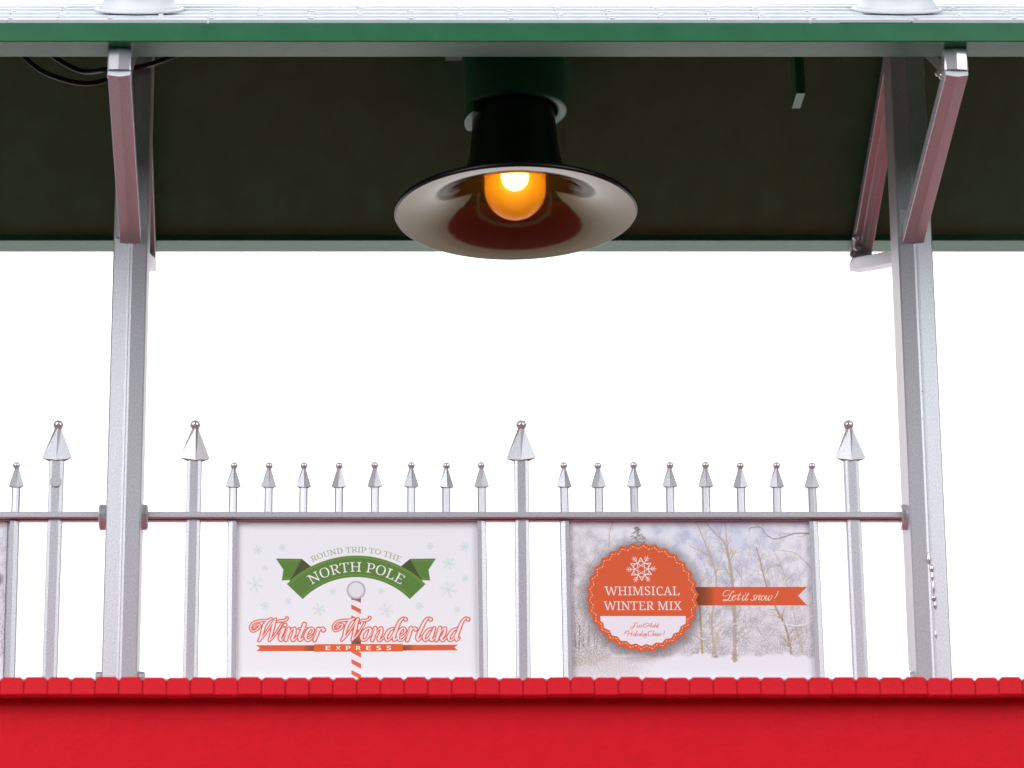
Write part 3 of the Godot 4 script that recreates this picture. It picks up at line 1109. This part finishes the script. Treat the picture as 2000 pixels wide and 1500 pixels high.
	var let := [
		[690, 1160, 8, 692, 1132, 10, 655, 1165, 12, 615, 1245, 14, 575, 1282, 10, 525, 1278, 8, 560, 1262, 7, 625, 1282, 8, 660, 1268, 6],
		[635, 1128, 6, 575, 1130, 8, 535, 1170, 10, 535, 1208, 9, 575, 1210, 6, 620, 1185, 6],
		[655, 1248, 6, 712, 1220, 7, 718, 1198, 7, 682, 1215, 13, 662, 1260, 13, 690, 1276, 8, 730, 1240, 6],
		[792, 1165, 9, 752, 1245, 13, 750, 1276, 10, 785, 1250, 6], [735, 1197, 6, 802, 1192, 6],
		[842, 1200, 10, 815, 1258, 13, 828, 1280, 8, 862, 1248, 6], [866, 1168, 11],
		[915, 1165, 9, 868, 1250, 13, 872, 1280, 9, 906, 1252, 6], [855, 1197, 6, 926, 1192, 6],
		[940, 1266, 9, 968, 1280, 8, 998, 1250, 11, 985, 1215, 10, 1015, 1192, 8],
		[1036, 1202, 10, 1010, 1276, 12], [1018, 1258, 5, 1066, 1200, 8, 1084, 1208, 11, 1056, 1268, 12, 1088, 1262, 6],
		[1135, 1200, 7, 1105, 1225, 12, 1098, 1270, 11, 1130, 1272, 7, 1152, 1230, 12, 1135, 1200, 7],
		[1180, 1202, 10, 1162, 1262, 13, 1180, 1276, 8, 1222, 1210, 8, 1202, 1264, 13, 1222, 1276, 8, 1262, 1220, 8, 1252, 1198, 8],
		[1358, 1142, 12, 1302, 1248, 5], [1288, 1276, 10]]
	scribble(sh, let, 7.692, Vector2(1340, 1010), 0.12, 1.0)
	sh.ink(rgb(250, 226, 212))
	var cheer := [
		[1015, 548, 6, 985, 548, 7, 960, 600, 9, 930, 636, 8, 905, 625, 6, 925, 600, 5, 975, 596, 5], [960, 562, 5, 990, 546, 6],
		[1012, 578, 8, 1000, 606, 9, 1022, 606, 6, 1048, 578, 8, 1036, 608, 8], [1082, 577, 7, 1062, 590, 8, 1074, 604, 8, 1050, 611, 6],
		[1118, 552, 7, 1096, 600, 9, 1112, 611, 6], [1088, 573, 5, 1128, 571, 5],
		[1122, 606, 6, 1165, 598, 7, 1222, 548, 8, 1204, 611, 10], [1150, 584, 5, 1212, 584, 5], [1128, 570, 6, 1150, 550, 6, 1185, 560, 6],
		[1254, 580, 6, 1228, 600, 9, 1244, 610, 7, 1266, 582, 6], [1288, 546, 7, 1262, 608, 9], [1310, 580, 6, 1284, 600, 9, 1300, 610, 7, 1318, 582, 6], [1332, 546, 7, 1310, 608, 9],
		[808, 722, 6, 826, 690, 7, 880, 664, 7, 858, 742, 9], [934, 664, 8, 908, 744, 9], [858, 706, 5, 930, 702, 5], [840, 672, 6, 822, 690, 6, 845, 700, 6],
		[962, 708, 6, 940, 728, 9, 952, 744, 6, 972, 724, 8, 962, 708, 6], [1004, 662, 7, 976, 738, 9, 990, 744, 6],
		[1012, 708, 8, 998, 740, 9], [1020, 684, 8], [1048, 708, 6, 1024, 730, 9, 1040, 743, 7, 1058, 712, 6], [1086, 662, 7, 1056, 742, 9],
		[1104, 708, 6, 1082, 730, 9, 1096, 743, 7, 1118, 712, 8, 1108, 742, 7], [1130, 708, 8, 1128, 738, 7, 1152, 708, 6, 1124, 762, 7, 1098, 760, 5],
		[1222, 684, 7, 1212, 664, 6, 1176, 692, 9, 1168, 738, 9, 1210, 738, 6], [1160, 690, 5, 1178, 668, 5], [1254, 662, 7, 1226, 742, 9], [1232, 724, 5, 1254, 708, 7, 1242, 742, 8],
		[1266, 730, 5, 1292, 716, 6, 1280, 706, 7, 1264, 730, 9, 1278, 744, 7, 1298, 730, 5], [1304, 730, 5, 1328, 716, 6, 1318, 706, 7, 1302, 730, 9, 1316, 744, 7, 1336, 730, 5],
		[1352, 708, 7, 1338, 742, 8], [1345, 724, 5, 1372, 708, 7], [1414, 668, 9, 1394, 726, 6], [1388, 742, 9]]
	scribble(sh, cheer, 7.692, Vector2(1110, 1150), 0.1, 1.0)
	sh.ink(rgb(226, 104, 80), 0.9)
	return sh.texture()


func poster_three() -> Texture2D:
	var sh := Sheet.new(472, 314, 1.2, Vector2(0, 0), rgb(232, 232, 240))
	wood(sh, 0, 0, 29, 0.6)
	trunk(sh, [Vector2(300, 280), Vector2(310, 150), Vector2(290, 0)], 9, 4, rgb(150, 140, 110), 0.8, 3)
	trunk(sh, [Vector2(440, 250), Vector2(448, 130), Vector2(440, 0)], 6, 2, rgb(172, 160, 112), 0.8, 4)
	sh.halo(Vector2(452, 116), 6, 20, rgb(110, 108, 112), 0.8)
	snow_dots(sh, 0, 0, 200)
	return sh.texture()


func build_posters() -> void:
	var list := [
		["white poster with green ribbon and orange script lettering over a striped pole", 57.5, 465.0, poster_one()],
		["snowy wood poster with a round orange badge and a long orange ribbon", 699.0, 466.0, poster_two()],
		["snowy wood poster cut off by the left edge of the picture", -848.5, 462.0, poster_three()]]
	for p in list:
		var wide: float = p[2]
		var high := 312.0
		var root := thing("poster", p[0], "poster", Vector3(p[1], 130, 0), "posters on the fence panels")
		var outline := PackedVector2Array()
		var r := 5.0
		for q in [[wide / 2 - r, -high / 2 + r, -PI / 2], [wide / 2 - r, high / 2 - r, 0.0], [-wide / 2 + r, high / 2 - r, PI / 2], [-wide / 2 + r, -high / 2 + r, PI]]:
			for k in 5:
				outline.append(Vector2(q[0], q[1]) + Vector2.from_angle(q[2] + PI / 8 * k) * r)
		var st := begin()
		bar(st, outline, Vector3(0, high / 2, -0.8), Vector3(0, high / 2, 1.2), Vector3.UP, 0.0)
		put("card", done(st), M.card, root)
		st = begin()
		for i in range(1, outline.size() - 1):
			for v in [outline[0], outline[i + 1], outline[i]]:
				st.set_uv(Vector2(v.x / wide + 0.5, 0.5 - v.y / high))
				st.add_vertex(Vector3(v.x, v.y + high / 2, 1.5) * K)
		var m := plain(Color.WHITE, 0.5)
		m.metallic_specular = 0.3
		m.albedo_texture = p[3]
		m.texture_repeat = false
		put("print", done(st), m, root)


# ---------------------------------------------------------------------- lamp
func build_lamp() -> void:
	var c := Vector3(373, 1076, 0)
	var root := thing("pendant_lamp", "black horn-shaped pendant lamp with a lit amber bulb under the roof", "lamp", c)
	root.rotation.x = deg_to_rad(-2.0)
	# green socket with an open ring at its foot
	var st := begin(true)
	var prof := [Vector2(84, 460), Vector2(84, 224), Vector2(86, 221), Vector2(101, 221), Vector2(103, 224), Vector2(103, 460)]
	lathe(st, prof, 64)
	put("socket", done(st), M.green, root, Vector3(4, 0, 0))
	var key := PackedVector2Array()
	for i in 8:
		key.append(Vector2.from_angle(lerpf(2.72, 3.72, i / 7.0)) * 103.5)
	for i in 8:
		key.append(Vector2.from_angle(lerpf(3.72, 2.72, i / 7.0)) * 86)
	st = begin()
	upright(st, key, 199, 224)
	put("socket_key", done(st), M.green, root, Vector3(4, 0, 0))
	# horn: outside black, inside silvered
	var outer := [Vector2(237, -1), Vector2(239.5, -0.4), Vector2(241, 2), Vector2(241, 7.5), Vector2(239, 9.5), Vector2(220, 9.8), Vector2(200, 11.5), Vector2(180, 15.5), Vector2(160, 22), Vector2(143, 32), Vector2(128, 45), Vector2(114, 62), Vector2(104, 80), Vector2(97, 98), Vector2(91, 122), Vector2(86.5, 155), Vector2(84, 190), Vector2(82, 225), Vector2(81, 250), Vector2(78, 254), Vector2(0, 254)]
	st = begin(true)
	lathe(st, outer, 96, Vector3.ZERO, false)
	put("shade", done(st), M.black, root)
	var inner := []
	for p in [Vector2(237, -0.8), Vector2(220, 1.6), Vector2(200, 5.5), Vector2(180, 11), Vector2(160, 19), Vector2(143, 29), Vector2(127, 42), Vector2(112, 59), Vector2(101, 77), Vector2(94, 95), Vector2(88, 120), Vector2(83, 150)]:
		inner.append(p)
	inner.append(Vector2(80, 165))
	inner.append(Vector2(0, 166))
	inner.reverse()
	st = begin(true)
	lathe(st, inner, 96, Vector3.ZERO, false)
	put("shade_lining", done(st), M.shade_inside, root)
	# bulb: a clear thin amber envelope, inside it the frosted cap of the light source with its hot core
	var glass := plain(Color(1.0, 0.70, 0.25, 0.16), 0.06)
	glass.metallic_specular = 0.25
	glass.transparency = BaseMaterial3D.TRANSPARENCY_ALPHA
	st = begin(true)
	var dome := []
	for i in 13:
		var a := -PI / 2 + PI * 0.5 * i / 12
		dome.append(Vector2(cos(a) * 61, 52 + sin(a) * 61))
	dome.append(Vector2(61, 110))
	lathe(st, dome, 48, Vector3.ZERO, false)
	put("bulb", done(st), glass, root)
	# the milky amber filling that spreads the light of the core
	var fill := FogVolume.new()
	fill.name = "bulb_filling"
	fill.shape = RenderingServer.FOG_VOLUME_SHAPE_ELLIPSOID
	fill.size = Vector3(118, 118, 118) * K
	fill.position = Vector3(0, 52, 0) * K
	var milk := FogMaterial.new()
	milk.albedo = Color(1.0, 0.80, 0.28)
	milk.density = 6.0
	fill.material = milk
	root.add_child(fill)
	var hot := plain(Color(1, 0.9, 0.7), 0.5)
	hot.emission_enabled = true
	hot.emission = Color(1.0, 0.86, 0.55)
	hot.emission_energy_multiplier = 5.0
	put("bulb_core", ball(28, 24), hot, root, Vector3(0, 80, 0))
	var l := OmniLight3D.new()
	l.name = "bulb_light"
	l.light_color = Color(1.0, 0.78, 0.30)
	l.light_energy = 0.018
	l.light_size = 0.02
	l.omni_range = 6.0
	l.omni_attenuation = 2.0
	l.shadow_enabled = true
	l.position = Vector3(0, 80, 0) * K
	root.add_child(l)


# ---------------------------------------------------------------------- small things
func build_small_things() -> void:
	var st := begin(true)
	tube(st, [Vector3(-680, 1490, 20), Vector3(-640, 1436, 36), Vector3(-610, 1400, 40), Vector3(-563, 1362, 40), Vector3(-490, 1340, 40), Vector3(-434, 1350, 40), Vector3(-390, 1375, 30), Vector3(-350, 1440, 10)], 5.6)
	tag(put("cable", done(st), M.cable, self), "black cable sagging lower under the roof left of the left post", "cable", "black cables under the roof")
	st = begin(true)
	tube(st, [Vector3(-610, 1490, 0), Vector3(-577, 1438, 8), Vector3(-550, 1410, 10), Vector3(-493, 1378, 12), Vector3(-436, 1361, 62), Vector3(-395, 1359, 72), Vector3(-352, 1372, 62), Vector3(-303, 1411, 20), Vector3(-272, 1438, 8), Vector3(-240, 1490, 0)], 5.6)
	tag(put("cable", done(st), M.cable, self), "black cable sagging higher under the roof and passing round the left post", "cable", "black cables under the roof")
	tag(put("cable_clip", box(36, 10, 30, 1.5), M.black, self, Vector3(258, 1460, -100)), "small black cable clip under the roof left of the lamp socket", "clip")
